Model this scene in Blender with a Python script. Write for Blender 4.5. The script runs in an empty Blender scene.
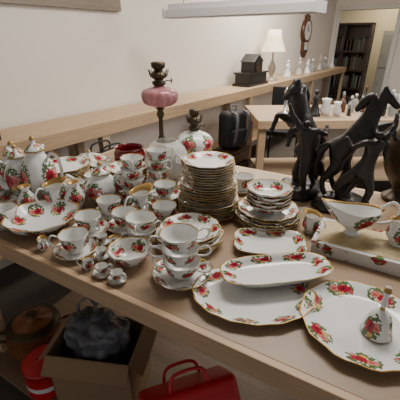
import bpy, bmesh, math, random
from math import sin, cos, pi, radians, sqrt
from mathutils import Vector, Matrix
random.seed(7)
S=bpy.context.scene
COL=S.collection
# ------------------------------------------------------------ materials
def newmat(name):
    m=bpy.data.materials.new(name); m.use_nodes=True
    nt=m.node_tree; b=nt.nodes['Principled BSDF']
    return m,nt,b
def simple(name,col,rough=.5,metal=0,noise=0,nscale=8,bump=0,emit=None,estr=0,trans=0,spec=None):
    m,nt,b=newmat(name)
    b.inputs['Base Color'].default_value=(*col,1)
    b.inputs['Roughness'].default_value=rough
    b.inputs['Metallic'].default_value=metal
    if trans: b.inputs['Transmission Weight'].default_value=trans
    if spec is not None: b.inputs['Specular IOR Level'].default_value=spec
    if emit: 
        b.inputs['Emission Color'].default_value=(*emit,1); b.inputs['Emission Strength'].default_value=estr
    tc=nt.nodes.new('ShaderNodeTexCoord')
    n=nt.nodes.new('ShaderNodeTexNoise'); n.inputs['Scale'].default_value=nscale; n.inputs['Detail'].default_value=5
    nt.links.new(tc.outputs['Object'],n.inputs['Vector'])
    if noise:
        mx=nt.nodes.new('ShaderNodeMix'); mx.data_type='RGBA'
        mx.inputs['A'].default_value=(*[c*(1-noise) for c in col],1)
        mx.inputs['B'].default_value=(*[min(1,c*(1+noise)) for c in col],1)
        nt.links.new(n.outputs['Fac'],mx.inputs['Factor'])
        nt.links.new(mx.outputs['Result'],b.inputs['Base Color'])
    if bump:
        bp=nt.nodes.new('ShaderNodeBump'); bp.inputs['Strength'].default_value=bump; bp.inputs['Distance'].default_value=.01
        nt.links.new(n.outputs['Fac'],bp.inputs['Height']); nt.links.new(bp.outputs['Normal'],b.inputs['Normal'])
    return m
def wood(name,c1,c2,rough=.5,sc=(2,30,30)):
    m,nt,b=newmat(name)
    tc=nt.nodes.new('ShaderNodeTexCoord'); mp=nt.nodes.new('ShaderNodeMapping'); mp.inputs['Scale'].default_value=sc
    n=nt.nodes.new('ShaderNodeTexNoise'); n.inputs['Scale'].default_value=1.5; n.inputs['Detail'].default_value=6
    r=nt.nodes.new('ShaderNodeValToRGB'); r.color_ramp.elements[0].color=(*c1,1); r.color_ramp.elements[1].color=(*c2,1)
    r.color_ramp.elements[0].position=.3; r.color_ramp.elements[1].position=.7
    nt.links.new(tc.outputs['Object'],mp.inputs['Vector']); nt.links.new(mp.outputs['Vector'],n.inputs['Vector'])
    nt.links.new(n.outputs['Fac'],r.inputs['Fac']); nt.links.new(r.outputs['Color'],b.inputs['Base Color'])
    b.inputs['Roughness'].default_value=rough
    return m
GLZ=(.76,.775,.76)
def rosepaint(nt,mask_socket,b,base=GLZ,vs=100):
    tc=nt.nodes.new('ShaderNodeTexCoord')
    vo=nt.nodes.new('ShaderNodeTexVoronoi'); vo.inputs['Scale'].default_value=vs
    nt.links.new(tc.outputs['Object'],vo.inputs['Vector'])
    sp=nt.nodes.new('ShaderNodeSeparateColor'); nt.links.new(vo.outputs['Color'],sp.inputs['Color'])
    r=nt.nodes.new('ShaderNodeValToRGB'); cr=r.color_ramp; cr.interpolation='CONSTANT'
    cols=[(0,(.33,.012,.035)),(.24,(.08,.15,.05)),(.44,(.58,.19,.17)),(.57,(.55,.33,.12)),(.62,(.20,.010,.025)),(.70,(.12,.18,.07)),(.84,GLZ)]
    cr.elements[0].position=0; cr.elements[0].color=(*cols[0][1],1)
    cr.elements[1].position=cols[1][0]; cr.elements[1].color=(*cols[1][1],1)
    for p,c in cols[2:]:
        e=cr.elements.new(p); e.color=(*c,1)
    nt.links.new(sp.outputs['Green'],r.inputs['Fac'])
    mx=nt.nodes.new('ShaderNodeMix'); mx.data_type='RGBA'
    mx.inputs['A'].default_value=(*base,1)
    nt.links.new(r.outputs['Color'],mx.inputs['B']); nt.links.new(mask_socket,mx.inputs['Factor'])
    nt.links.new(mx.outputs['Result'],b.inputs['Base Color'])
def math_(nt,op,a,bv=None):
    n=nt.nodes.new('ShaderNodeMath'); n.operation=op
    for i,v in enumerate((a,bv)):
        if v is None: continue
        if isinstance(v,(int,float)): n.inputs[i].default_value=v
        else: nt.links.new(v,n.inputs[i])
    return n.outputs[0]
def china_uv(name):
    """rose spray: crimson rose, pink rose, small yellow bloom with green leaves round them, repeated round the rim"""
    m,nt,b=newmat(name); b.inputs['Roughness'].default_value=.16
    tc=nt.nodes.new('ShaderNodeTexCoord'); sx=nt.nodes.new('ShaderNodeSeparateXYZ'); nt.links.new(tc.outputs['UV'],sx.inputs[0])
    no=nt.nodes.new('ShaderNodeTexNoise'); no.inputs['Scale'].default_value=90
    nt.links.new(tc.outputs['Object'],no.inputs['Vector'])
    no2=nt.nodes.new('ShaderNodeTexNoise'); no2.inputs['Scale'].default_value=120
    nt.links.new(tc.outputs['Object'],no2.inputs['Vector'])
    n1=math_(nt,'SUBTRACT',no.outputs['Fac'],.5); n2=math_(nt,'SUBTRACT',no2.outputs['Fac'],.5)
    a=math_(nt,'ADD',math_(nt,'DIVIDE',math_(nt,'SUBTRACT',math_(nt,'FRACT',sx.outputs['X']),.5),.36),math_(nt,'MULTIPLY',n1,.6))
    v=math_(nt,'ADD',math_(nt,'DIVIDE',math_(nt,'SUBTRACT',sx.outputs['Y'],.5),.55),math_(nt,'MULTIPLY',n2,.6))
    def dist(ca,cv):
        x=math_(nt,'SUBTRACT',a,ca); y=math_(nt,'SUBTRACT',v,cv)
        return math_(nt,'SQRT',math_(nt,'ADD',math_(nt,'MULTIPLY',x,x),math_(nt,'MULTIPLY',y,y)))
    leafmask=math_(nt,'MULTIPLY',math_(nt,'LESS_THAN',dist(0,0),.98),math_(nt,'GREATER_THAN',math_(nt,'ADD',n1,math_(nt,'MULTIPLY',n2,-.8)),-.075))
    cur=None
    def over(mask,col):
        nonlocal cur
        mx=nt.nodes.new('ShaderNodeMix'); mx.data_type='RGBA'
        if cur is None: mx.inputs['A'].default_value=(*GLZ,1)
        else: nt.links.new(cur,mx.inputs['A'])
        mx.inputs['B'].default_value=(*col,1); nt.links.new(mask,mx.inputs['Factor']); cur=mx.outputs['Result']
    over(leafmask,(.09,.15,.05))
    over(math_(nt,'LESS_THAN',dist(.05,-.52),.27),(.60,.38,.14))
    over(math_(nt,'LESS_THAN',dist(.42,.12),.36),(.62,.22,.19))
    over(math_(nt,'LESS_THAN',dist(.42,.12),.15),(.48,.08,.08))
    over(math_(nt,'LESS_THAN',dist(-.25,.05),.46),(.36,.012,.035))
    over(math_(nt,'LESS_THAN',dist(-.25,.05),.18),(.14,.005,.015))
    over(math_(nt,'LESS_THAN',dist(-.72,-.35),.16),(.50,.10,.10))
    nt.links.new(cur,b.inputs['Base Color'])
    return m
def china_obj(name,sc=9,th=.30,base=GLZ,vs=105):
    m,nt,b=newmat(name); b.inputs['Roughness'].default_value=.18
    tc=nt.nodes.new('ShaderNodeTexCoord')
    vo=nt.nodes.new('ShaderNodeTexVoronoi'); vo.inputs['Scale'].default_value=sc; nt.links.new(tc.outputs['Object'],vo.inputs['Vector'])
    no=nt.nodes.new('ShaderNodeTexNoise'); no.inputs['Scale'].default_value=60
    nt.links.new(tc.outputs['Object'],no.inputs['Vector'])
    d=math_(nt,'ADD',vo.outputs['Distance'],math_(nt,'MULTIPLY',math_(nt,'SUBTRACT',no.outputs['Fac'],.5),.5))
    rosepaint(nt,math_(nt,'LESS_THAN',d,th),b,base,vs)
    return m
CH=china_uv('rose_china'); CO=china_obj('rose_china_scatter',30,.36)
GOLD=simple('gilt_edge',(.42,.26,.08),.35,.4)
CM=[CH,GOLD,CO]
WHITE=simple('white_glaze',(.70,.70,.69),.25,noise=.06)
BRONZE=simple('dark_bronze',(.018,.015,.013),.38,.2,noise=.5,nscale=40,bump=.3)
BRASS=simple('aged_brass',(.07,.05,.025),.4,.6,noise=.3,nscale=20)
PINE=wood('pine_edge',(.46,.31,.18),(.60,.42,.26))
PINEV=wood('pine_post',(.34,.25,.16),(.44,.33,.22),sc=(30,30,2))
BOARD=simple('hardboard_top',(.30,.205,.125),.42,noise=.10,nscale=5)
SHELFW=wood('shelf_wood',(.40,.27,.155),(.50,.35,.215))
WALL=simple('painted_wall',(.76,.70,.625),.8,noise=.03,nscale=2)
BLACK=simple('black_fabric',(.012,.013,.016),.7,noise=.3,nscale=12,bump=.4)
CARD=simple('cardboard',(.27,.18,.10),.8,noise=.08,nscale=6)
RED=simple('red_plastic',(.55,.012,.02),.4,noise=.15,nscale=6)
DKWOOD=wood('dark_wood',(.03,.015,.008),(.07,.035,.018),.35)
# ------------------------------------------------------------ mesh builder
def cr(pts,n=5):
    P=[Vector(p) for p in pts]
    out=[]
    for i in range(len(P)-1):
        p0=P[max(i-1,0)];p1=P[i];p2=P[i+1];p3=P[min(i+2,len(P)-1)]
        for k in range(n):
            t=k/n
            out.append(.5*((2*p1)+(p2-p0)*t+(2*p0-5*p1+4*p2-p3)*t*t+(3*p1-p0-3*p2+p3)*t**3))
    out.append(P[-1]); return out
class MB:
    def __init__(s): s.V=[];s.F=[];s.M=[];s.U=[];s.Sm=[];s.T=Matrix()
    def v(s,p): s.V.append(tuple(s.T@Vector(p))); return len(s.V)-1
    def f(s,idx,mat=0,uv=None,sm=True):
        s.F.append(idx);s.M.append(mat);s.U.append(uv or [(0,-1)]*len(idx));s.Sm.append(sm)
    def lathe(s,prof,seg=40,N=6,tf=None,u0=0):
        rings=[]
        for (r,z,vv,mt) in prof:
            if r<1e-6:
                p=(0,0,z)
                if tf:p=tf(*p)
                rings.append([s.v(p)])
            else:
                R=[]
                for j in range(seg):
                    a=2*pi*j/seg; p=(r*cos(a),r*sin(a),z)
                    if tf:p=tf(*p)
                    R.append(s.v(p))
                rings.append(R)
        for i in range(len(prof)-1):
            A,B=rings[i],rings[i+1]; va,vb=prof[i][2],prof[i+1][2]; mt=prof[i][3]
            for j in range(seg):
                k=(j+1)%seg; ua=j/seg*N+u0; ub=(j+1)/seg*N+u0
                if len(A)==1 and len(B)==1: continue
                if len(A)==1: s.f([A[0],B[j],B[k]],mt,[(ua,va),(ua,vb),(ub,vb)])
                elif len(B)==1: s.f([A[j],A[k],B[0]],mt,[(ua,va),(ub,va),(ua,vb)])
                else: s.f([A[j],A[k],B[k],B[j]],mt,[(ua,va),(ub,va),(ub,vb),(ua,vb)])
    def tube(s,pts,rad,seg=8,mat=0,n=4,flat=1):
        if n>1:
            m=len(pts)
            if isinstance(rad,(int,float)): rad=[rad]*m
            q=cr([(*p,) for p in pts],n)
            rr=[]
            for i in range(m-1):
                for k in range(n): rr.append(rad[i]+(rad[i+1]-rad[i])*k/n)
            rr.append(rad[-1]); pts=q; rad=rr
        else:
            pts=[Vector(p) for p in pts]
            if isinstance(rad,(int,float)): rad=[rad]*len(pts)
        up=Vector((0,0,1)); prev=None; rings=[]
        for i,p in enumerate(pts):
            d=(pts[min(i+1,len(pts)-1)]-pts[max(i-1,0)]).normalized()
            if prev is None:
                x=d.cross(up); 
                if x.length<.1: x=d.cross(Vector((1,0,0)))
            else: x=prev-d*prev.dot(d)
            x.normalize(); prev=x; y=d.cross(x)
            rings.append([s.v(p+x*rad[i]*cos(2*pi*j/seg)*flat+y*rad[i]*sin(2*pi*j/seg)) for j in range(seg)])
        for i in range(len(rings)-1):
            for j in range(seg):
                k=(j+1)%seg; s.f([rings[i][j],rings[i][k],rings[i+1][k],rings[i+1][j]],mat)
        s.f(rings[0][::-1],mat); s.f(rings[-1],mat)
    def box(s,x0,x1,y0,y1,z0,z1,mat=0):
        i=[s.v(p) for p in ((x0,y0,z0),(x1,y0,z0),(x1,y1,z0),(x0,y1,z0),(x0,y0,z1),(x1,y0,z1),(x1,y1,z1),(x0,y1,z1))]
        for q in ((0,3,2,1),(4,5,6,7),(0,1,5,4),(1,2,6,5),(2,3,7,6),(3,0,4,7)): s.f([i[k] for k in q],mat,sm=False)
    def ball(s,c,r,mat=0,sx=1,sy=1,sz=1,seg=16):
        T=s.T.copy(); s.T=T@Matrix.Translation(c)@Matrix.Diagonal((sx,sy,sz,1))
        s.lathe([(r*sin(pi*i/10) if 0<i<10 else 0,-r*cos(pi*i/10),-1,mat) for i in range(11)],seg)
        s.T=T
    def obj(s,name,mats,loc=(0,0,0),rz=0,parent=None,bevel=0,sub=0):
        me=bpy.data.meshes.new(name); me.from_pydata(s.V,[],s.F)
        uvl=me.uv_layers.new(name='UVMap')
        for mt in mats: me.materials.append(mt)
        for p in me.polygons:
            p.material_index=s.M[p.index]; p.use_smooth=s.Sm[p.index]
            for k,li in enumerate(p.loop_indices): uvl.data[li].uv=s.U[p.index][k]
        bm=bmesh.new(); bm.from_mesh(me); bmesh.ops.recalc_face_normals(bm,faces=bm.faces); bm.to_mesh(me); bm.free()
        o=bpy.data.objects.new(name,me); COL.objects.link(o)
        o.location=loc; o.rotation_euler=(0,0,rz)
        if parent: o.parent=parent
        if bevel:
            b=o.modifiers.new('bevel','BEVEL'); b.width=bevel; b.segments=2; b.limit_method='ANGLE'
        if sub:
            b=o.modifiers.new('sub','SUBSURF'); b.levels=sub; b.render_levels=sub
        return o
def empty(name,loc=(0,0,0),rz=0):
    e=bpy.data.objects.new(name,None); COL.objects.link(e); e.location=loc; e.rotation_euler=(0,0,rz); return e
def at(m,x,y,z=0,rz=0,s=1):
    m.T=Matrix.Translation((x,y,z))@Matrix.Rotation(rz,4,'Z')@Matrix.Scale(s,4)
TZ=.90
# ------------------------------------------------------------ china parts
def scal(R,n=12,amp=.02):
    def f(x,y,z):
        r=sqrt(x*x+y*y)
        if r<1e-6: return (x,y,z)
        a=math.atan2(y,x); k=1+amp*cos(n*a)*min(1,(r/R))**4
        return (x*k,y*k,z)
    return f
def plate(m,D,N=7,seg=48,dep=1,u0=0,tf=None):
    def V(r): return (r-.325)/.16
    pr=[(0,.004,-1,0),(.30,.004,-1,0),(.31,0,-1,0),(.33,0,-1,0),(.35,.006,-1,0),(.47,.018*dep,-1,0),(.5,.0212*dep,-1,1)]
    pr=[(r*D,z,v,mt) for r,z,v,mt in pr]
    top=[(.5,.0238*dep),(.486,.0225*dep),(.45,.0195*dep),(.41,.015*dep),(.375,.010*dep),(.35,.0075),(.32,.0065),(.2,.006),(0,.006)]
    for i,(r,z) in enumerate(top): pr.append((r*D,z,V(r),1 if i==0 else 0))
    m.lathe(pr,seg,N,tf or scal(D/2),u0)
def cupbody(m,R=.048,H=.068,N=3,flare=1,handles=1,seg=32,u0=0,hmat=0):
    o=[(0,.003),(.42,.003),(.45,0),(.50,0),(.48,.10),(.62,.2),(.82,.42),(.92,.7),(1.0*flare,1)]
    q=cr([(r*R,(z*H if z>.003 else z),0) for r,z in o[3:]],3)
    pr=[(0,.003,-1,0),(.42*R,.003,-1,0),(.45*R,0,-1,0)]
    for p in q: pr.append((p.x,p.y,(p.y/H-.22)/.7,0))
    pr[-1]=(pr[-1][0],pr[-1][1],1.1,1)
    pr.append((R*.965*flare,H,-1,1)); pr.append((R*.945*flare,H*.955,-1,0))
    for r,z in [(.88,.7),(.78,.42),(.55,.2),(.3,.13),(0,.12)]: pr.append((r*R,z*H,-1,0))
    m.lathe(pr,seg,N,scal(R,8,.025),u0)
    for h in range(handles):
        s=1 if h==0 else -1
        m.tube([(s*.86*R,0,H*.42),(s*1.35*R,0,H*.40),(s*1.60*R,0,H*.68),(s*1.45*R,0,H*.98),(s*1.2*R,0,H*.98),(s*.92*R,0,H*.82)],
               [.0035,.003,.0032,.0035,.003,.003],8,0)
        m.tube([(s*1.30*R,0,H*1.02),(s*1.52*R,0,H*.98),(s*1.66*R,0,H*.72)],[.0018,.0022,.0018],6,1)
def teacup(name,x,y,rz=0,s=1,saucer=True,z=TZ):
    m=MB()
    if saucer: plate(m,.142,N=5,seg=36,dep=.9); at(m,0,0,.0075)
    cupbody(m)
    o=m.obj(name,CM,(x,y,z),rz); o.scale=(s,s,s); return o
def plate_stack(name,x,y,sizes,gap=.0095,rz=0,z=TZ,extra=None):
    m=MB(); zz=0
    for D in sizes:
        at(m,random.uniform(-.003,.003),random.uniform(-.003,.003),zz,random.uniform(0,6))
        plate(m,D,seg=40); zz+=gap
    at(m,0,0,zz-gap+.0075)
    if extra: extra(m)
    return m.obj(name,CM,(x,y,z),rz)
def bowl(m,R=.07,H=.05,N=4,seg=40,flare=1):
    o=[(.45,0),(.47,.12),(.7,.3),(.9,.65),(1,1)]
    q=cr([(r*R,z*H,0) for r,z in o],4)
    pr=[(0,.004,-1,0),(.4*R,.004,-1,0),(.42*R,0,-1,0)]
    for p in q: pr.append((p.x,p.y,(p.y/H-.2)/.75,0))
    pr[-1]=(R,H,1.1,1); pr.append((R*.97,H*1.01,1.3,1))
    for i,(r,z) in enumerate([(.945,.94),(.86,.65),(.66,.32),(.4,.15),(0,.14)]): pr.append((r*R,z*H,(r-.5)/.4 if i<4 else -1,0))
    m.lathe(pr,seg,N,scal(R,10,.03))
def pot(m,s=1,hz=1,rs=1):
    o=[(.040,0),(.038,.008),(.055,.02),(.080,.05),(.085,.08),(.068,.115),(.045,.138),(.042,.150)]
    q=cr([(r*s*rs,z*s*hz,0) for r,z in o],4); H=.15*s*hz
    pr=[(0,.003,-1,0),(.036*s,.003,-1,0)]
    for p in q: pr.append((p.x,p.y,(p.y/H-.2)/.6,0))
    pr[-1]=(*pr[-1][:3],1); 
    l=[(.047,.150),(.046,.156),(.034,.168),(.016,.178),(.009,.184),(.014,.194),(.012,.203),(.005,.210)]
    for i,(r,z) in enumerate(l): pr.append((r*s*rs,H+(z-.15)*s,(i-1)/4 if i<4 else -1,1 if i in(0,5,6,7) else 0))
    pr.append((0,H+.062*s,-1,1))
    m.lathe(pr,36,3,scal(.08*s,8,.03))
    X=rs*s;Z=hz*s
    m.tube([(.070*X,0,.045*Z),(.11*X,0,.06*Z),(.125*X,0,.10*Z),(.14*X,0,.135*Z),(.165*X,0,.15*Z)],[.020*s,.017*s,.012*s,.009*s,.008*s],10,0)
    m.tube([(.166*X,0,.1505*Z),(.168*X,0,.152*Z)],[.0088*s,.0088*s],10,1,n=1)
    m.tube([(-.060*X,0,.125*Z),(-.09*X,0,.145*Z),(-.125*X,0,.135*Z),(-.135*X,0,.095*Z),(-.115*X,0,.055*Z),(-.080*X,0,.045*Z)],[.006*s,.006*s,.0065*s,.006*s,.005*s,.006*s],8,0)
    m.tube([(-.09*X,0,.152*Z),(-.13*X,0,.14*Z),(-.143*X,0,.095*Z)],.0025*s,6,1)
def jug(m,s=1):
    o=[(.028,0),(.026,.006),(.036,.018),(.046,.04),(.040,.065),(.034,.08),(.040,.095)]
    q=cr([(r*s,z*s,0) for r,z in o],3); H=.095*s
    pr=[(0,.003,-1,0),(.025*s,.003,-1,0)]
    for p in q: pr.append((p.x,p.y,(p.y/H-.1)/.75,0))
    pr[-1]=(*pr[-1][:3],1); pr+= [(.037*s,.095*s,-1,1),(.031*s,.08*s,-1,0),(.036*s,.05*s,-1,0),(0,.015*s,-1,0)]
    def tf(x,y,z):
        t=max(0,(z/s-.06)/.035)
        if x>0: return (x*(1+.55*t*(x/(.04*s))**2),y,z+.012*s*t*(x/(.04*s)))
        return (x,y,z)
    m.lathe(pr,32,3,tf)
    m.tube([(-.036*s,0,.085*s),(-.06*s,0,.095*s),(-.078*s,0,.07*s),(-.065*s,0,.04*s),(-.043*s,0,.03*s)],.0036*s,8,0)
def tureen(m,R=.10):
    o=[(.5,0),(.52,.08),(.45,.16),(.75,.35),(1,.65),(1.0,.8)]
    q=cr([(r*R,z*R*.75,0) for r,z in o],4); H=.8*.75*R
    pr=[(0,.003,-1,0),(.46*R,.003,-1,0)]
    for p in q: pr.append((p.x,p.y,(p.y/H-.3)/.6,0))
    pr[-1]=(*pr[-1][:3],1)
    for i,(r,z) in enumerate([(1.05,.61),(1.03,.64),(.92,.76),(.65,.9),(.3,.98),(.1,1.02),(.07,1.06),(.14,1.14),(.10,1.22)]):
        pr.append((r*R,z*R,(i-1)/3.0 if i<5 else -1,1 if i in (0,7,8) else 0))
    pr.append((0,1.25*R,-1,1))
    m.lathe(pr,40,5,scal(R,10,.03))
    for s in(1,-1):
        m.tube([(s*.95*R,.25*R,.5*R),(s*1.25*R,.18*R,.58*R),(s*1.32*R,0,.6*R),(s*1.25*R,-.18*R,.58*R),(s*.95*R,-.25*R,.5*R)],.05*R,8,0)
def tray(name,x,y,L,W,rz,sup=2.4,z=TZ,dep=1.0,N=8):
    m=MB()
    def tf(px,py,pz):
        r=sqrt(px*px+py*py)
        if r<1e-6: return (px,py,pz)
        c,s_=px/r,py/r
        k=(abs(c)**sup+abs(s_)**sup)**(-1/sup)
        q=r*k*(1+.012*cos(16*math.atan2(py,px))*(r/.5)**4)
        return (c*q*L,s_*q*W,pz)
    pr=[(0,.003,-1,0),(.34,.003,-1,0),(.35,0,-1,0),(.37,0,-1,0),(.40,.008*dep,-1,0),(.485,.022*dep,-1,0),(.5,.0245*dep,-1,1),(.5,.0265*dep,2,1),
        (.485,.0255*dep,1.0,0),(.45,.021*dep,.75,0),(.415,.015*dep,.45,0),(.38,.008*dep,.15,0),(.35,.006,-.1,0),(.2,.005,-1,0),(0,.005,-1,0)]
    m.lathe(pr,64,N,tf)
    return m.obj(name,CM,(x,y,z),rz)
# ------------------------------------------------------------ room shell
WA=radians(54)
room=lambda n,b,mats,bev=0,par=None:(b.obj(n,mats,(-1.126,1.86,0),WA,bevel=bev,parent=par))
m=MB(); m.box(-3,7.35,.42,.55,0,2.8); room('wall_left',m,[WALL])
m=MB(); m.box(7.2,7.35,-.83,.42,2.05,2.8); m.box(7.2,7.35,-7,-.83,0,2.8); m.box(7.2,7.35,.36,.42,0,2.05); room('wall_far',m,[WALL])
m=MB(); m.box(7.16,7.2,-.83,-.75,0,2.05); m.box(7.16,7.2,.30,.36,0,2.05); m.box(7.16,7.2,-.83,.36,2.05,2.13); room('trim_2',m,[simple('door_frame_paint',(.62,.60,.56),.5)])
m=MB(); m.box(9.8,9.9,-3,3,0,2.8); room('wall_back_room',m,[simple('cream_wall',(.6,.53,.38),.8,noise=.03)])
FL=simple('floor_carpet',(.085,.07,.055),.85,noise=.2,nscale=10)
m=MB(); m.box(-5,10,-8,3,-.1,0); room('floor',m,[FL])
m=MB(); m.box(-5,10,-8,3,2.8,2.9); room('ceiling',m,[simple('ceiling_paint',(.75,.74,.71),.9)])
m=MB(); m.box(-3,7.2,.40,.42,0,.1); room('baseboard_left',m,[simple('skirting_paint',(.5,.45,.38),.6)])
m=MB(); m.box(-3,1.35,.385,.42,1.745,1.86); room('trim_1',m,[wood('rail_wood',(.18,.14,.10),(.25,.20,.15))])
m=MB(); m.box(-2,7.15,0,.395,.965,1.0,0); m.box(-2,7.15,0,.025,.90,.965,0)
for s in(-1.5,.745,3.0,5.2,7.05):
    m.box(s-.035,s+.035,.005,.06,0,.9,1); m.box(s-.03,s+.03,.33,.39,0,.965,1); m.box(s-.02,s+.02,.06,.33,.88,.95,1)
m.box(-2,7.15,.02,.39,.30,.325,0)
room('long_wooden_bench',m,[SHELFW,PINEV],.003)
m=MB()
for i in range(16): m.tube([(-.75+i*.07,.31,.42),(-.75+i*.07,.31,.82)],.026,8,0,n=1)
m.box(-.79,.34,.295,.325,.44,.47); m.box(-.79,.34,.295,.325,.77,.80)
m.box(-.7,-.66,.29,.34,.327,.45); m.box(.22,.26,.29,.34,.327,.45)
room('radiator',m,[simple('radiator_enamel',(.55,.54,.52),.4)])
e=empty('hanging_strip_light',(.24,2.66,1.69),radians(-36))
m=MB(); m.box(-.58,.58,-.07,.07,0,.05,0); m.box(-.58,.58,-.03,.03,.05,.09,0); m.box(-.55,.55,-.05,.05,-.006,0,1)
m.box(-.60,-.58,-.075,.075,-.005,.06,0); m.box(.58,.60,-.075,.075,-.005,.06,0)
m.tube([(-.45,0,.09),(-.45,0,1.11)],.004,6,0,n=1); m.tube([(.45,0,.09),(.45,0,1.11)],.004,6,0,n=1)
m.obj('fitting',[simple('fitting_white',(.62,.61,.62),.5),simple('diffuser',(.7,.69,.7),.4)],parent=e)
m=MB(); 
m.box(8.3,8.34,-.18,1.2,0,1.85,0)
for z in(0,.45,.85,1.25,1.81): m.box(8.0,8.3,-.18,1.2,z,z+.04,0)
for y in(-.18,.35,.8,1.16): m.box(8.0,8.3,y,y+.04,0,1.85,0)
for k in range(34):
    y=-.13+k*.038; 
    for z in(.04,.49,.89,1.29):
        if random.random()<.8: m.box(8.06,8.26,y,y+.03,z,z+random.uniform(.2,.32),random.choice([1,1,2,3]))
room('bookcase',m,[DKWOOD,simple('book_brown',(.08,.05,.03),.6),simple('book_grey',(.15,.15,.14),.6),simple('book_green',(.06,.09,.06),.6)])
m=MB(); m.box(9.0,9.4,-.75,-.25,0,1.7,0); m.box(8.98,9.0,-.73,-.27,.05,.85,1); m.box(8.98,9.0,-.73,-.27,.9,1.65,1); m.box(8.96,8.98,-.34,-.32,.5,.6,0);m.box(8.96,8.98,-.34,-.32,1.1,1.2,0)
room('filing_cupboard',m,[simple('cupboard_grey',(.35,.36,.35),.5),simple('cupboard_door',(.45,.46,.44),.5)],.004)
m=MB(); m.box(7.165,7.195,-1.35,-1.0,1.55,1.95,0); m.box(7.155,7.165,-1.32,-1.03,1.58,1.92,1); room('framed_picture',m,[DKWOOD,simple('picture_red',(.35,.06,.04),.6,noise=.5,nscale=9)])
m=MB()
def frx(z): return Matrix.Translation((5.60,.385,z))@Matrix.Rotation(pi/2,4,'X')
m.T=frx(1.66)
m.lathe([(0,-.03,-1,0),(.19,-.03,-1,0),(.20,.0,-1,0),(.18,.035,-1,0),(.15,.03,-1,1),(0,.026,-1,1)],36)
m.T=Matrix.Translation((5.60,.385,1.66))
m.box(-.008,.008,-.034,-.028,0,.10,0); m.box(0,.08,-.034,-.028,-.006,.006,0)
m.box(-.10,.10,-.025,.03,-.34,-.14,0); m.box(-.06,.06,-.03,-.02,-.30,-.18,1)
v=[m.v(p) for p in((-.10,-.025,-.34),(.10,-.025,-.34),(0,-.025,-.43),(-.10,.03,-.34),(.10,.03,-.34),(0,.03,-.43))]
for q in((0,1,2),(3,5,4),(0,3,4,1),(1,4,5,2),(2,5,3,0)): m.f([v[k] for k in q],0,sm=False)
m.box(-.07,.07,-.025,.03,.16,.24,0); m.ball((0,0,.27),.04,0,sy=.6)
room('drop_dial_wall_clock',m,[wood('mahogany',(.06,.022,.010),(.10,.04,.018),.3),WHITE])
# ------------------------------------------------------------ things on wall bench
def onbench(b,name,mats,lx,ly,rz=0,bev=0):
    x=-1.126+.5878*lx-.809*ly; y=1.86+.809*lx+.5878*ly
    return b.obj(name,mats,(x,y,1.0),WA+rz,bevel=bev)
m=MB()
m.lathe([(0,0,-1,1),(.09,0,-1,1),(.09,.015,-1,1),(.03,.03,-1,1),(.02,.06,-1,1),(.05,.12,-1,1),(.055,.18,-1,1),(.02,.25,-1,1),(.012,.30,-1,1),(.012,.42,-1,1),(0,.42,-1,1)],24)
m.lathe([(.17,.38,-1,0),(.14,.45,-1,0),(.105,.55,-1,0),(.085,.65,-1,0),(.083,.65,-1,0),(.103,.55,-1,0),(.138,.45,-1,0),(.168,.38,-1,0)],32)
for k in range(3):
    a=k*2*pi/3; m.tube([(0,0,.42),(.085*cos(a),.085*sin(a),.64)],.003,6,1,n=1)
onbench(m,'table_lamp',[simple('cream_shade',(.80,.70,.52),.8,emit=(1,.8,.55),estr=.3),simple('lamp_brass',(.35,.3,.24),.4,.2)],3.90,.19)
m=MB(); m.box(-.27,.27,-.12,.12,0,.03); m.box(-.24,.24,-.10,.10,.03,.14); m.box(-.26,.26,-.115,.115,.14,.16); m.box(-.12,.12,-.09,.09,.16,.28)
v=[m.v(p) for p in((-.14,-.10,.28),(.14,-.10,.28),(0,-.10,.37),(-.14,.10,.28),(.14,.10,.28),(0,.10,.37))]
for q in((0,1,2),(3,5,4),(0,3,4,1),(1,4,5,2),(2,5,3,0)): m.f([v[k] for k in q],0,sm=False)
m.T=Matrix.Translation((0,-.092,.22))@Matrix.Rotation(pi/2,4,'X'); m.lathe([(.07,0,-1,1),(.07,.008,-1,1),(.06,.006,-1,1),(0,.006,-1,1)],24)
onbench(m,'mantel_clock',[simple('black_slate',(.012,.011,.011),.3),BRASS],3.30,.19,bev=.004)
def bottle(m,h,r,mt=0,st=1):
    m.lathe([(0,0,-1,mt),(r*.9,0,-1,mt),(r,h*.08,-1,mt),(r,h*.45,-1,mt),(r*.7,h*.6,-1,mt),(r*.25,h*.68,-1,mt),(r*.22,h*.8,-1,mt),(r*.35,h*.82,-1,st),(r*.45,h*.9,-1,st),(r*.3,h*.98,-1,st),(0,h,-1,st)],20)
def figurine(m,h=.12,mt=0):
    m.lathe([(0,0,-1,mt),(h*.24,0,-1,mt),(h*.25,h*.06,-1,mt),(h*.20,h*.12,-1,mt),(h*.17,h*.3,-1,mt),(h*.085,h*.5,-1,mt),(h*.12,h*.65,-1,mt),(h*.11,h*.74,-1,mt),(h*.045,h*.79,-1,mt),(h*.045,h*.81,-1,mt),(h*.09,h*.87,-1,mt),(h*.08,h*.95,-1,mt),(0,h,-1,mt)],20)
    m.tube([(h*.10,0,h*.72),(h*.22,-h*.04,h*.58),(h*.12,-h*.13,h*.52)],[h*.035,h*.03,h*.022],6,mt)
    m.tube([(-h*.10,0,h*.72),(-h*.22,-h*.04,h*.60),(-h*.2,-h*.12,h*.72)],[h*.035,h*.03,h*.022],6,mt)
GLASSY=simple('pale_glass',(.5,.55,.56),.1,trans=.6)
COLP=simple('painted_porcelain',(.40,.36,.33),.3,noise=.7,nscale=25)
def decs(name,lx,ly,h,r,mats=None):
    m=MB(); bottle(m,h,r); onbench(m,name,mats or [WHITE,GOLD],lx,ly)
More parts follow.
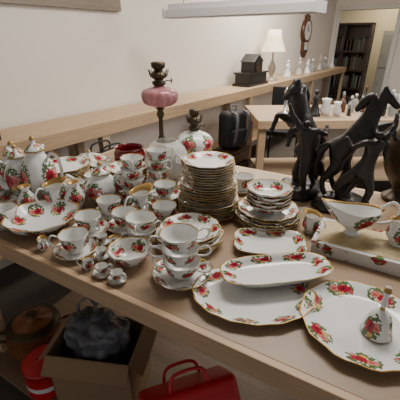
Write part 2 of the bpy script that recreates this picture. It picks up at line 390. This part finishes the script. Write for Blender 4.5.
for i,(lx,ly,h) in enumerate([(4.45,.18,.24),(4.65,.25,.17),(4.85,.15,.26),(5.05,.24,.18),(5.2,.14,.22),(5.6,.2,.2),(6.0,.2,.26),(6.3,.2,.2),(6.7,.18,.22)]):
    if i%2: decs('decanter',lx,ly,h*1.1,.05,[GLASSY,WHITE])
    else:
        m=MB(); figurine(m,h*1.05); onbench(m,'porcelain_figurine',[[WHITE,COLP][(i//2)%2]],lx,ly)
m=MB(); m.box(-.12,.12,-.1,.1,0,.05); m.tube([(-.1,0,.05),(-.1,0,.13),(.1,0,.13),(.1,0,.05)],.012,8,0,n=3); m.ball((0,0,.07),.045,0)
onbench(m,'wooden_desk_stand',[DKWOOD],-.05,.22,0,.004)
# ------------------------------------------------------------ main table
TR=radians(-30)
def tl(u,w): return (-1.064+.866*u+.5*w, 1.220-.5*u+.866*w)
def inv(x,y):
    dx,dy=x+1.064,y-1.220; return (.866*dx-.5*dy,.5*dx+.866*dy)
TW=1.13
m=MB()
m.box(0,2.6,0.02,TW,TZ-.022,TZ,0)
m.box(0,2.6,0,.02,TZ-.062,TZ+.001,1); m.box(0,2.6,TW,TW+.02,TZ-.06,TZ,1); m.box(-.02,0,0,TW+.02,TZ-.06,TZ,1)
for u in(.0,2.5):
    for w in(.03,TW-.08): m.box(u,u+.07,w,w+.05,.12,TZ-.022,1); m.box(u,u+.07,w,w+.05,0,.09,1)
for u in(.0,1.25,2.5): m.box(u,u+.07,.09,TW-.08,TZ-.09,TZ-.022,1)
m.box(1.25,1.32,TW-.08,TW-.03,0,TZ-.022,1)
m.box(0,2.6,-.045,TW,.09,.12,2)
for u in(.1,2.2): m.box(u,u+.06,0,TW-.02,0,.09,1)
m.obj('display_table',[BOARD,PINE,wood('lower_shelf_wood',(.16,.11,.07),(.22,.15,.10))],(*tl(0,0),0),TR,bevel=.002)
# ------------------------------------------------------------ layout: fixed discs, then loose pieces eased apart so nothing intersects
FX=[(.405,.635,.16),(.15,.735,.14),(.06,.74,.12),(.222,.8,.12),(.238,.988,.13),(-.055,.825,.09),(-.222,.905,.073),(.035,1.255,.125),(-.035,1.02,.12),(.262,1.175,.128),
    (-.595,1.13,.14),(-.885,1.25,.137),(-.70,1.385,.08),(-.87,1.52,.09),(-.42,1.345,.085),(-.60,1.765,.11),(-.66,1.56,.12),(-.36,1.58,.102),
    (-.215,1.87,.09),(-.030,1.77,.085),(-.165,1.615,.11),(.46,1.46,.13),(.59,1.32,.12),(-.385,1.79,.085)]
MV=[]
for (x,y,r) in [(-.40,1.175,2.4),(-.475,1.00,3.4),(-.36,1.04,5.5),(-.275,1.06,1.2),(-.20,1.14,2.9),(-.51,1.285,.3),
                (-.52,1.42,2.0),(-.49,1.60,1.0),(-.755,1.12,3.7),(-.06,1.42,.5),(.08,1.45,2)]:
    MV.append(['teacup_and_saucer',x,y,.073,r,0])
MV+= [['teacup_stack',-.255,1.235,.073,2.2,(4,2)],['teacup_stack',-.18,1.40,.073,1,(3,2)],['teacup_stack',-.30,1.45,.073,4,(4,2)],['teacup_stack',-.105,1.22,.073,3.4,(1,5)],['soup_cup_stack',-.15,.98,.06,.7,0]]
for (x,y,h) in [(-.355,.925,.05),(-.325,.885,.05),(-.31,.945,.045),(-.385,.965,.055)]: MV.append(['miniature_teacup',x,y,.030,x*40,h])
for (x,y,h) in [(-.415,.935,.4),(-.30,.99,.42),(-.56,.985,.42)]: MV.append(['miniature_cream_jug',x,y,.032,x*30,h])
MV.append(['porcelain_figurine',.36,1.27,.02,1,.06])
for (x,y,h) in [(-.54,1.275,.12),(-.66,1.27,.11),(-.155,1.30,.14),(-.8,1.39,.14),(-.42,1.47,.15)]: MV.append(['bud_vase',x,y,h*.38,0,h])
MV.append(['cream_jug',.42,1.10,.045,2.1,.75]); MV.append(['cream_jug',-.58,1.37,.055,1,1.1]); MV.append(['cream_jug',-.335,1.16,.055,1,1.1]); MV.append(['sugar_bowl',-.77,1.68,.055,1,0]); MV.append(['coffee_pot',-.80,1.42,.08,3.5,0])
for it in range(600):
    for i,a in enumerate(MV):
        for (fx,fy,fr) in FX:
            dx,dy=a[1]-fx,a[2]-fy; d=sqrt(dx*dx+dy*dy)+1e-6; o=a[3]+fr-d
            if o>0: a[1]+=dx/d*o*.6; a[2]+=dy/d*o*.6
        for b in MV[i+1:]:
            dx,dy=a[1]-b[1],a[2]-b[2]; d=sqrt(dx*dx+dy*dy)+1e-6; o=a[3]+b[3]-d
            if o>0:
                a[1]+=dx/d*o*.4; a[2]+=dy/d*o*.4; b[1]-=dx/d*o*.4; b[2]-=dy/d*o*.4
        u,w=inv(a[1],a[2]); u=max(u,a[3]); w=min(max(w,a[3]+.02),TW-a[3]); a[1],a[2]=tl(u,w)
for k,x,y,r,rot,p in MV:
    m=MB()
    if k=='teacup_and_saucer': teacup(k,x,y,rot); continue
    elif k=='teacup_stack':
        z=0
        for i in range(p[1]): at(m,0,0,z,i); plate(m,.142,N=5,seg=36); z+=.008
        for i in range(p[0]):
            m.T=Matrix.Translation((random.uniform(-.003,.003),random.uniform(-.003,.003),z))@Matrix.Rotation(rot+i*.9,4,'Z'); cupbody(m,.047,.062); z+=.044
        rot=0
    elif k=='soup_cup_stack':
        for i in range(2): m.T=Matrix.Translation((0,0,i*.045))@Matrix.Rotation(.8*i,4,'Z'); cupbody(m,.052,.052,4,1,2)
    elif k=='miniature_teacup':
        plate(m,.058,N=4,seg=24,dep=.45); at(m,0,0,.006); cupbody(m,.019,.030)
    elif k=='miniature_cream_jug': jug(m,p)
    elif k=='porcelain_figurine': figurine(m,p*1.1,2)
    elif k=='bud_vase':
        h=p; m.lathe([(0,0,-1,0),(h*.25,0,-1,0),(h*.22,h*.08,-1,0),(h*.36,h*.35,.3,0),(h*.36,h*.5,.6,0),(h*.15,h*.78,1,0),(h*.13,h*.88,-1,0),(h*.24,h,-1,1),(h*.21,h,-1,1),(h*.1,h*.86,-1,0),(0,h*.8,-1,0)],28,3)
    elif k=='cream_jug': jug(m,p)
    elif k=='sugar_bowl': tureen(m,.05)
    elif k=='coffee_pot': pot(m,.95,1.3,.8)
    m.obj(k,CM,(x,y,TZ),rot)
# ------------------------------------------------------------ fixed china
plate_stack('dinner_plate',.405,.635,[.30])
m=MB()
pr=[(.034,0),(.036,.003),(.033,.015),(.029,.035),(.025,.052),(.014,.066),(.006,.072),(.005,.080),(.009,.088),(.006,.098),(.005,.112),(.009,.124),(.006,.136)]
m.lathe([(.031,.002,-1,0)]+[(r,z,(z-.0)/.06,1 if i in(0,6,11) else 0) for i,(r,z) in enumerate(pr)]+[(0,.140,-1,1)],32,3)
m.obj('china_bell',CM,(.425,.605,TZ+.0075),.6)
tray('oval_platter',.145,.735,.335,.245,radians(-4),2.0,N=9,dep=.85)
tray('sandwich_tray',.222,.805,.33,.135,radians(9),3.2,z=TZ+.024,N=9)
tray('serving_tray',.238,.988,.245,.165,radians(-6),4.0,N=7)
CBOX=china_obj('rose_print_card',20,.42,(.68,.68,.66),80)
GT=simple('gilt_card_top',(.50,.40,.22),.5,noise=.35,nscale=45)
m=MB(); m.box(0,.45,0,.18,0,.042,0); m.box(-.003,.453,-.003,.183,.034,.046,0); m.box(.012,.438,.012,.168,.046,.0475,1)
m.obj('presentation_box',[CBOX,GT],(.371,.957,TZ),TR,bevel=.0015)
m=MB()
o=[(.38,0),(.40,.1),(.30,.2),(.60,.38),(.90,.62),(1.0,1)]
q=cr([(r*.05,z*.075,0) for r,z in o],4)
pr=[(0,.003,-1,0),(.017,.003,-1,0)]+[(p.x,p.y,(p.y/.075-.25)/.7,0) for p in q]
pr[-1]=(*pr[-1][:3],1); pr+=[(.048,.0745,-1,1),(.046,.07,-1,0),(.040,.05,-1,0),(.02,.03,-1,0),(0,.028,-1,0)]
def gb(x,y,z):
    t=max(0,z-.02)/.055
    k=1.25+.35*t
    X=x*k
    if x<0: X-=.030*t*t*(abs(x)/.05)**2; y*= 1-.35*t*(abs(x)/.05)**2
    Z=z+.022*t*t*(abs(x)/.05)**2*(1.2 if x<0 else .3)
    return (X,y,Z)
m.lathe(pr,40,3,gb,.0)
m.tube([(.068,0,.082),(.098,0,.100),(.122,0,.082),(.112,0,.05),(.078,0,.038),(.055,0,.042)],.0045,8,0)
m.tube([(.09,0,.103),(.127,0,.085),(.118,0,.05)],.002,6,1)
o=m.obj('gravy_boat',CM,(.515,.995,TZ+.0475),radians(-8)); o.scale=(1.08,1.08,1.25)
m=MB(); jug(m,.9); m.obj('cream_jug',CM,(.640,.935,TZ+.0475),radians(200))
def bs(m):
    T=m.T.copy()
    for i in range(5):
        m.T=T@Matrix.Translation((0,0,i*.014))@Matrix.Rotation(i*.7,4,'Z'); bowl(m,.085,.042,5)
plate_stack('bowl_and_plate_stack',.262,1.175,[.25,.25,.25,.23,.23],.010,extra=bs)
plate_stack('plate_stack',.035,1.25,[.245]*6+[.225]*7+[.20]*9,.0098)
plate_stack('plate_stack',-.035,1.02,[.235,.235,.235,.21,.21],.0095)
m=MB(); plate(m,.175,N=6)
for i in range(3):
    m.T=Matrix.Translation((random.uniform(-.004,.004),0,.0075+i*.047))@Matrix.Rotation(.25*i-.3,4,'Z'); cupbody(m,.056,.054,4,1,2)
m.obj('soup_cup_stack',CM,(-.055,.825,TZ),.1)
m=MB(); bowl(m,.07,.052,4); m.obj('open_bowl',CM,(-.222,.905,TZ),.4)
m=MB(); bowl(m,.135,.055,7,56); m.obj('serving_bowl',CM,(-.595,1.13,TZ),0)
m=MB(); plate(m,.27,N=7); m.obj('dinner_plate',CM,(-.885,1.25,TZ),0)
m=MB(); pot(m,1.05,1.4,.82); m.obj('coffee_pot',CM,(-.70,1.385,TZ),radians(165))
m=MB(); pot(m,1.0,1.1,1); m.obj('teapot',CM,(-.87,1.52,TZ),radians(60))
m=MB(); pot(m,.85,1.05,1); m.obj('teapot',CM,(-.42,1.345,TZ),radians(190))
m=MB(); tureen(m,.085); m.obj('covered_tureen',CM,(-.60,1.765,TZ),radians(15))
plate_stack('plate_stack',-.66,1.56,[.24]*9,.0095)
plate_stack('plate_stack',-.36,1.58,[.20]*7,.0095)
m=MB()
q=cr([(.035,0,0),(.04,.008,0),(.075,.035,0),(.085,.07,0),(.075,.10,0),(.080,.115,0)],4)
m.lathe([(0,.004,-1,0),(.03,.004,-1,0)]+[(p.x,p.y,-1,0) for p in q]+[(.076,.115,-1,0),(.070,.10,-1,0),(.079,.07,-1,0),(.068,.037,-1,0),(0,.015,-1,0)],36,1,scal(.08,12,.03))
m.obj('red_glass_bowl',[simple('ruby_glass',(.24,.012,.02),.08,trans=.3)],(-.385,1.79,TZ))
# ------------------------------------------------------------ oil lamps and globe
m=MB()
RG=.108
pr=[(RG*sin(radians(t)),.012+RG*(1-cos(radians(t)))-RG*(1-cos(radians(26)))) for t in range(26,161,9)]
pr=[(.049,0)]+pr
m.lathe([(r,z,-1,0) for r,z in pr]+[(r-.002,z,-1,0) for r,z in reversed(pr)],40)
def frosted(name):
    m_,nt,b=newmat(name); b.inputs['Base Color'].default_value=(.80,.80,.78,1); b.inputs['Roughness'].default_value=.15
    b.inputs['Transmission Weight'].default_value=.6; b.inputs['IOR'].default_value=1.15; b.inputs['Alpha'].default_value=.8
    tc=nt.nodes.new('ShaderNodeTexCoord')
    n=nt.nodes.new('ShaderNodeTexNoise'); n.inputs['Scale'].default_value=40; bp=nt.nodes.new('ShaderNodeBump'); bp.inputs['Strength'].default_value=.1
    nt.links.new(tc.outputs['Object'],n.inputs['Vector'])
    nt.links.new(n.outputs['Fac'],bp.inputs['Height']); nt.links.new(bp.outputs['Normal'],b.inputs['Normal']); return m_
m.obj('glass_lamp_globe',[frosted('etched_glass')],(-.165,1.60,TZ))
PINKG=simple('cranberry_glass',(.50,.22,.25),.12,trans=.4,noise=.2,nscale=14)
def burner(m,z,mt=1,s=1):
    m.lathe([(.022*s,z,-1,mt),(.030*s,z+.006,-1,mt),(.032*s,z+.02,-1,mt),(.018*s,z+.027,-1,mt),(.026*s,z+.035,-1,mt),(.040*s,z+.045,-1,mt),(.040*s,z+.055,-1,mt),(.030*s,z+.066,-1,mt),(.014*s,z+.078,-1,mt),(0,z+.08,-1,mt)],24)
    m.tube([(.03*s,0,z+.025),(.055*s,0,z+.025)],.003,6,mt,n=1); m.tube([(.055*s,0,z+.025),(.06*s,0,z+.025)],.011*s,10,mt,n=1)
    for k in range(10):
        a=k*pi/5; m.tube([(.038*s*cos(a),.038*s*sin(a),z+.05),(.046*s*cos(a),.046*s*sin(a),z+.08)],.0025,4,mt,n=1)
m=MB()
m.lathe([(0,0,-1,2),(.085,0,-1,2),(.088,.02,-1,2),(.07,.035,-1,2),(.06,.05,-1,2),(.045,.06,-1,1),(.024,.075,-1,1),(.016,.10,-1,1),(.024,.13,-1,1),(.013,.16,-1,1),(.011,.25,-1,1),(.022,.275,-1,1),(.014,.295,-1,1),(.026,.31,-1,1),(.045,.32,-1,0)],28)
q=cr([(.045,.318,0),(.082,.335,0),(.096,.368,0),(.086,.400,0),(.035,.418,0),(.022,.424,0)],4)
def lobe(x,y,z):
    a=math.atan2(y,x); k=1+.03*cos(14*a); return (x*k,y*k,z)
m.lathe([(p.x,p.y,-1,0) for p in q],56,1,lobe)
burner(m,.424,1,1.15)
m.lathe([(.016,.490,-1,1),(.020,.50,-1,1),(.036,.515,-1,1),(.038,.535,-1,1),(.030,.54,-1,1),(0,.538,-1,1)],20)
m.obj('oil_lamp',[PINKG,BRASS,simple('lamp_foot_black',(.02,.018,.016),.25)],(-.215,1.87,TZ))
m=MB()
m.lathe([(0,0,-1,1),(.075,0,-1,1),(.078,.015,-1,1),(.05,.03,-1,1),(.035,.05,-1,1),(.035,.065,-1,1),(.05,.075,-1,0)],28)
q=cr([(.05,.075,0),(.088,.11,0),(.100,.15,0),(.080,.185,0),(.038,.205,0),(.026,.212,0)],4)
m.lathe([(p.x,p.y,(p.y-.1)/.1,0) for p in q],40,5)
burner(m,.212,1,.95)
m.lathe([(.016,.28,-1,1),(.024,.295,-1,1),(.026,.315,-1,1),(.02,.322,-1,1),(0,.32,-1,1)],20)
m.obj('oil_lamp',[CH,BRASS],(-.030,1.77,TZ))
# ------------------------------------------------------------ bronze horse groups
def skin(name,vs,es,mat,parent,lv=2,k=1):
    me=bpy.data.meshes.new(name); me.from_pydata([v[0] for v in vs],es,[])
    o=bpy.data.objects.new(name,me); COL.objects.link(o)
    bpy.context.view_layer.objects.active=o
    md=o.modifiers.new('skin','SKIN'); md.use_smooth_shade=True
    for i,v in enumerate(vs):
        sv=me.skin_vertices[0].data[i]; sv.radius=(v[1]*k,v[1]*k); sv.use_root=(i==0)
    sb=o.modifiers.new('sub','SUBSURF'); sb.levels=lv; sb.render_levels=lv
    tx=bpy.data.textures.new('lumps','CLOUDS'); tx.noise_scale=.018
    dm=o.modifiers.new('lumps','DISPLACE'); dm.texture=tx; dm.strength=.006; dm.mid_level=.5; dm.texture_coords='LOCAL'
    me.materials.append(mat); o.parent=parent; return o
def horse_group(name,x,y,rz,mir=1,s=1):
    e=empty(name,(x,y,TZ),rz); e.scale=(s,s,s)
    M=mir
    H=[((.05,0,.240),.043),((.015,0,.285),.040),((-.02,0,.335),.046),((-.045,0,.385),.034),((-.060,0,.43),.026),((-.080,0,.468),.020),((-.104,0,.452),.018),((-.136,0,.425),.011),
       ((.018,.036,.175),.030),((.068,.040,.120),.014),((.052,.040,.070),.010),((.035,.040,.050),.014),
       ((.043,-.036,.175),.030),((.094,-.040,.118),.014),((.082,-.040,.068),.010),((.068,-.040,.050),.014),
       ((-.070,.034,.335),.022),((-.124,.040,.360),.013),((-.146,.038,.305),.009),((-.160,.038,.292),.012),
       ((-.070,-.034,.315),.022),((-.120,-.040,.305),.013),((-.120,-.038,.252),.009),((-.132,-.038,.238),.012),
       ((.088,0,.262),.014),((.122,0,.235),.021),((.134,0,.17),.021),((.120,0,.10),.009),
       ((-.074,.014,.504),.006),((-.034,0,.468),.020),((-.008,.01,.435),.019),((.014,.012,.400),.011),((-.074,-.014,.504),.006)]
    E=[(0,1),(1,2),(2,3),(3,4),(4,5),(5,6),(6,7),(0,8),(8,9),(9,10),(10,11),(0,12),(12,13),(13,14),(14,15),(2,16),(16,17),(17,18),(18,19),(2,20),(20,21),(21,22),(22,23),(0,24),(24,25),(25,26),(26,27),(5,28),(4,29),(29,30),(30,31),(5,32)]
    H=[((p[0][0]*M,)+p[0][1:],)+p[1:] for p in H]
    skin('rearing_horse',H,E,BRONZE,e)
    yo=-.095
    P=[((-.060,yo,.205),.025),((-.066,yo,.245),.024),((-.076,yo,.290),.030),((-.083,yo+.005,.326),.012),((-.087,yo+.006,.356),.020),
       ((-.095,yo-.018,.130),.018),((-.078,yo-.02,.060),.011),((-.100,yo-.024,.048),.009),
       ((-.025,yo+.008,.135),.018),((.008,yo+.006,.065),.011),((-.012,yo+.004,.048),.009),
       ((-.110,yo+.02,.335),.014),((-.130,yo+.045,.375),.010),((-.130,yo+.07,.415),.008),
       ((-.044,yo-.022,.315),.014),((.0,yo-.025,.29),.010),((.030,yo+.0,.325),.009),
       ((-.030,yo-.005,.19),.024),((.010,yo-.01,.150),.023),((.036,yo-.01,.10),.014)]
    PE=[(0,1),(1,2),(2,3),(3,4),(0,5),(5,6),(6,7),(0,8),(8,9),(9,10),(2,11),(11,12),(12,13),(2,14),(14,15),(15,16),(0,17),(17,18),(18,19)]
    P=[((p[0][0]*M,)+p[0][1:],)+p[1:] for p in P]
    skin('handler_figure',P,PE,BRONZE,e)
    b=MB()
    def rk(x,y,z):
        n=.006*sin(90*x+3)*cos(80*y)+.004*sin(170*x*y*20+z*90)
        return (x*1.4+n,y*1.2+n-.025,z+(n if z>.01 else 0))
    b.lathe([(0,0,-1,0),(.085,0,-1,0),(.088,.012,-1,0),(.080,.016,-1,0),(.078,.034,-1,0),(.06,.044,-1,0),(.03,.048,-1,0),(0,.050,-1,0)],40,1,rk)
    b.lathe([(.034,.04,-1,0),(.026,.09,-1,0),(.018,.15,-1,0),(.015,.20,-1,0),(.012,.25,-1,0),(0,.26,-1,0)],20,1,lambda x,y,z:(x+M*.005+.008*sin(60*z),y+.006*cos(75*z),z))
    b.obj('rocky_base',[BRONZE],parent=e)
horse_group('bronze_horse_statue',.455,1.475,radians(30),1,1.0)
horse_group('bronze_horse_statue',.610,1.32,radians(-25),-1,.98)
m=MB()
q=cr([(.06,0,0),(.065,.015,0),(.035,.04,0),(.03,.06,0),(.075,.13,0),(.095,.22,0),(.085,.29,0),(.045,.34,0),(.04,.37,0),(.065,.40,0)],4)
m.lathe([(0,0,-1,0)]+[(p.x,p.y,-1,0) for p in q]+[(.058,.395,-1,0),(.034,.37,-1,0),(0,.3,-1,0)],36)
for s in(1,-1): m.tube([(s*.085,0,.27),(s*.13,0,.31),(s*.11,0,.36),(s*.042,0,.35)],.008,8,0)
m.obj('bronze_urn',[simple('brown_bronze',(.06,.038,.02),.4,.4,noise=.4,nscale=14)],(.875,1.37,TZ),1.2)
# ------------------------------------------------------------ second table
m=MB(); m.box(0,1.9,.02,.8,.80,.83,0); m.box(0,1.9,-.02,0,.77,.85,1); m.box(-.02,0,-.02,.8,.77,.85,1); m.box(0,1.9,0,.8,.83,.85,0)
for u in(0,.9,1.82):
    for w in(.02,.7): m.box(u,u+.07,w,w+.07,0,.8,1)
m.box(0.07,1.82,.05,.75,.2,.23,0)
m.obj('side_table',[wood('table_tan',(.42,.30,.19),(.52,.38,.25)),PINE],(.565,3.20,0),radians(2),bevel=.003)
def on2(b,name,mats,x,y,rz=0,bev=0): return b.obj(name,mats,(x,y,.85),rz,bevel=bev)
DG=simple('dark_green_glass',(.015,.03,.02),.12,trans=.3); BRN=simple('amber_glass',(.12,.05,.02),.15)
SILV=simple('silver_plate',(.5,.5,.5),.25,.9)
for x in [1.0,1.12,1.25,1.36,1.47,1.58,1.69,1.80,1.90,2.0,2.1,2.2,2.3]:
    for y in (3.42,3.62,3.82):
        if x<1.5 and random.random()<.4: continue
        m=MB(); h=random.uniform(.10,.25); xx=x+random.uniform(-.015,.015)
        c=random.choice([0,1,5,2,3,4,4,5] if x<1.6 else [0,1,0,5,2,4,3])
        if c==0: bottle(m,h,.035); on2(m,'perfume_bottle',[GLASSY,WHITE],xx,y)
        elif c==1: figurine(m,h*.8); on2(m,'porcelain_figurine',[WHITE],xx,y,random.random()*6)
        elif c==2: bottle(m,h,.035); on2(m,'glass_bottle',[DG,BRN],xx,y)
        elif c==3: bottle(m,h,.035); on2(m,'decanter',[BRN,GLASSY],xx,y)
        elif c==5: 
            h*=.8; m.lathe([(0,0,-1,0),(h*.2,0,-1,0),(h*.35,h*.35,-1,0),(h*.2,h*.75,-1,0),(h*.3,h,-1,0),(h*.25,h,-1,0),(0,h*.7,-1,0)],20); on2(m,'flower_vase',[random.choice([COLP,WHITE,BRN])],xx,y)
        else: figurine(m,h); on2(m,'bronze_figurine',[BRONZE],xx,y,random.random()*6)
m=MB(); m.lathe([(0,0,-1,0),(.07,0,-1,0),(.07,.02,-1,0),(.02,.05,-1,0),(.015,.2,-1,0),(.03,.22,-1,0),(.015,.25,-1,0),(0,.27,-1,0)],20); on2(m,'silver_candlestick',[SILV],.85,3.45)
def chair(name,x,y,rz):
    m=MB()
    m.box(-.22,.22,-.22,.22,.44,.50,0); m.box(-.21,.21,.19,.24,.58,.98,0)
    m.tube([(-.19,.21,.44),(-.19,.22,.98)],.014,8,1,n=1); m.tube([(.19,.21,.44),(.19,.22,.98)],.014,8,1,n=1)
    for a,b in((-.2,-.2),(.2,-.2),(-.2,.2),(.2,.2)): m.tube([(a,b,0),(a*.95,b*.95,.45)],.013,8,1,n=1)
    m.obj(name,[BLACK,simple('chair_tube',(.02,.02,.02),.3,.5)],(x,y,0),rz,bevel=.01)
chair('stacking_chair',1.08,4.36,radians(-20))
m=MB(); m.box(-.18,.18,-.13,.13,0,.02); 
for z in(.02,.12,.22): m.box(-.18,.18,-.13,-.115,z+.01,z+.09); m.box(-.18,.18,.115,.13,z+.01,z+.09); m.box(-.18,-.165,-.115,.115,z+.01,z+.09); m.box(.165,.18,-.115,.115,z+.01,z+.09)
for a in(-.163,.143):
    for b in(-.113,.093): m.box(a,a+.02,b,b+.02,.02,.32)
m.box(-.18,.18,-.13,.13,.32,.335)
o=m.obj('wooden_crate',[DKWOOD],(.35,3.66,0),WA); o.scale=(1,1,1.35)
def sb(name,mats,loc,rz,parts,sub=2,extra=None):
    e=empty(name,loc,rz)
    for i,p in enumerate(parts):
        m=MB(); m.box(*p[1:7],p[7]); 
        o=m.obj(p[0],mats,parent=e); bv=o.modifiers.new('b','BEVEL'); bv.width=p[8]; bv.segments=4
        for q in o.data.polygons: q.use_smooth=True
    if extra:
        m=MB(); extra(m); m.obj('straps',mats,parent=e)
    return e
def straps(m):
    for s in(-.08,.08): m.tube([(s,-.08,.40),(s,-.15,.38),(s*1.1,-.17,.25),(s,-.13,.08)],.014,6,1,flat=1.6)
    m.tube([(-.04,0,.40),(-.04,0,.45),(.04,0,.45),(.04,0,.40)],.008,6,1)
sb('backpack',[BLACK,simple('grey_webbing',(.12,.12,.13),.7)],(.35,3.66,.455),WA-.3,[('body',-.15,.15,-.09,.09,0,.40,0,.06),('pocket',-.11,.11,-.135,-.08,.03,.22,0,.03)],extra=straps)
m=MB(); m.box(-.2,.2,-.10,.10,0,.34,0); m.box(-.2,.2,-.004,.004,.34,.342,0); m.obj('cardboard_box',[CARD],(-.66,2.30,0),WA)
def hnd(m):
    m.tube([(-.08,-.06,.46),(-.07,-.07,.54),(.07,-.07,.54),(.08,-.06,.46)],.007,6,0)
    m.tube([(-.08,.06,.46),(-.07,.05,.54),(.07,.05,.54),(.08,.06,.46)],.007,6,0)
sb('dark_holdall',[BLACK],(-.66,2.30,.344),WA,[('body',-.19,.19,-.09,.09,0,.48,0,.04)],extra=hnd)
# ------------------------------------------------------------ below table
m=MB()
w,d,h=.17,.12,.31; t=.005
m.box(-w,w,-d,d,0,t); m.box(-w,w,-d,-d+t,0,h); m.box(-w,w,d-t,d,0,h); m.box(-w,-w+t,-d,d,0,h); m.box(w-t,w,-d,d,0,h)
for (x0,y0,x1,y1,dx,dy) in ((-w,-d,w,-d,0,-.05),(w,-d,w,d,.05,0),(-w,-d,-w,d,-.05,0)):
    i=[m.v((x0,y0,h)),m.v((x1,y1,h)),m.v((x1+dx,y1+dy,h-.05)),m.v((x0+dx,y0+dy,h-.05))]; m.f(i,0,sm=False)
m.obj('cardboard_box',[CARD],(-.42,1.03,.121),radians(-8))
m=MB()
q=cr([(.09,.02,0),(.115,.10,0),(.112,.24,0),(.118,.33,0),(.105,.385,0),(.06,.42,0),(.03,.435,0)],5)
m.lathe([(0,.02,-1,0)]+[(p.x,p.y,-1,0) for p in q]+[(0,.44,-1,0)],64,1,lambda x,y,z:(x*1.2,y*.9,z))
for s in(-1,1): m.tube([(s*.05,0,.40),(s*.07,0,.46),(s*.02,.02,.49),(-s*.01,0,.43)],[.016,.010,.009,.014],8,0)
o=m.obj('plastic_carrier_bag',[simple('dark_polythene',(.10,.105,.12),.22,noise=.8,nscale=16,bump=1)],(-.42,1.03,.127),radians(-8),sub=1)
tx=bpy.data.textures.new('crumple','VORONOI'); tx.noise_scale=.07
dm=o.modifiers.new('crumple','DISPLACE'); dm.texture=tx; dm.strength=-.035; dm.mid_level=.2
def bag(name,x,y,rz,txt):
    def hh(m):
        m.tube([(-.07,-.06,.33),(-.05,-.07,.39),(.05,-.07,.39),(.07,-.06,.33)],.006,6,0)
        m.tube([(-.07,.06,.33),(-.05,.05,.39),(.05,.05,.39),(.07,.06,.33)],.006,6,0)
    e=sb(name,[RED],(x,y,.17),rz,[('body',-.17,.17,-.08,.08,0,.345,0,.025)],extra=hh)
    e.rotation_euler=(radians(-38),0,rz)
    c=bpy.data.curves.new('lettering','FONT'); c.body=txt; c.size=.09; c.extrude=.001; c.align_x='CENTER'
    o=bpy.data.objects.new('lettering',c); COL.objects.link(o); o.parent=e; o.location=(-.05,-.0815,.235); o.rotation_euler=(pi/2,0,0)
    c.materials.append(WHITE)
bag('red_carrier_bag',.02,.62,radians(20),'IST')
m=MB(); m.lathe([(0,0,-1,0),(.085,0,-1,0),(.088,.006,-1,0),(.088,.05,-1,1),(.088,.075,-1,0),(.088,.13,-1,0),(.09,.132,-1,2),(.09,.15,-1,2),(.082,.155,-1,0),(.0,.152,-1,0)],36)
m.tube([(-.03,0,.152),(-.02,0,.17),(.02,0,.17),(.03,0,.152)],.006,8,2)
m.obj('red_tin',[RED,WHITE,simple('tin_lid',(.4,.02,.03),.3,.3)],(-.69,1.045,.121))
m=MB()
m.lathe([(0,0,-1,0),(.10,0,-1,0),(.125,.02,-1,0),(.135,.10,-1,0),(.12,.16,-1,0),(.125,.165,-1,1),(.118,.17,-1,1),(.09,.185,-1,0),(.03,.195,-1,0),(.02,.21,-1,1),(.025,.22,-1,1),(0,.225,-1,1)],36)
for s in(1,-1): m.tube([(s*.13,.03,.12),(s*.17,.02,.13),(s*.17,-.02,.13),(s*.13,-.03,.12)],.007,8,1)
m.obj('casserole_pot',[simple('brown_stoneware',(.20,.075,.03),.25,noise=.4,nscale=10),BRASS],(-.82,1.25,.121),.4)
# ------------------------------------------------------------ lights
def area(name,loc,size,power,col=(1,1,1),rot=(0,0,0),sy=None):
    l=bpy.data.lights.new(name,'AREA'); l.energy=power; l.size=size; l.color=col
    if sy: l.shape='RECTANGLE'; l.size_y=sy
    o=bpy.data.objects.new(name,l); COL.objects.link(o); o.location=loc; o.rotation_euler=rot; return o
area('ceiling_light',(.6,1.9,2.7),1.4,54,(1,.94,.86),sy=.5)
area('ceiling_light.001',(1.2,4.6,2.7),2.0,110,(1,.93,.84),sy=.6)
area('ceiling_light.002',(3.2,1.8,2.5),1.6,60,(1,.97,.94),rot=(0,radians(45),0),sy=1.2)
area('ceiling_light.003',(4.3,9.0,2.5),1.0,30,(1,.85,.6))
w=bpy.data.worlds.new('World'); S.world=w; w.use_nodes=True
w.node_tree.nodes['Background'].inputs[0].default_value=(.92,.90,.90,1); w.node_tree.nodes['Background'].inputs[1].default_value=.55
c=bpy.data.cameras.new('camera'); c.lens=30.6; c.sensor_width=36; c.clip_start=.02
co=bpy.data.objects.new('camera',c); COL.objects.link(co); co.location=(0,0,1.55); co.rotation_euler=(radians(64.5),0,0); S.camera=co
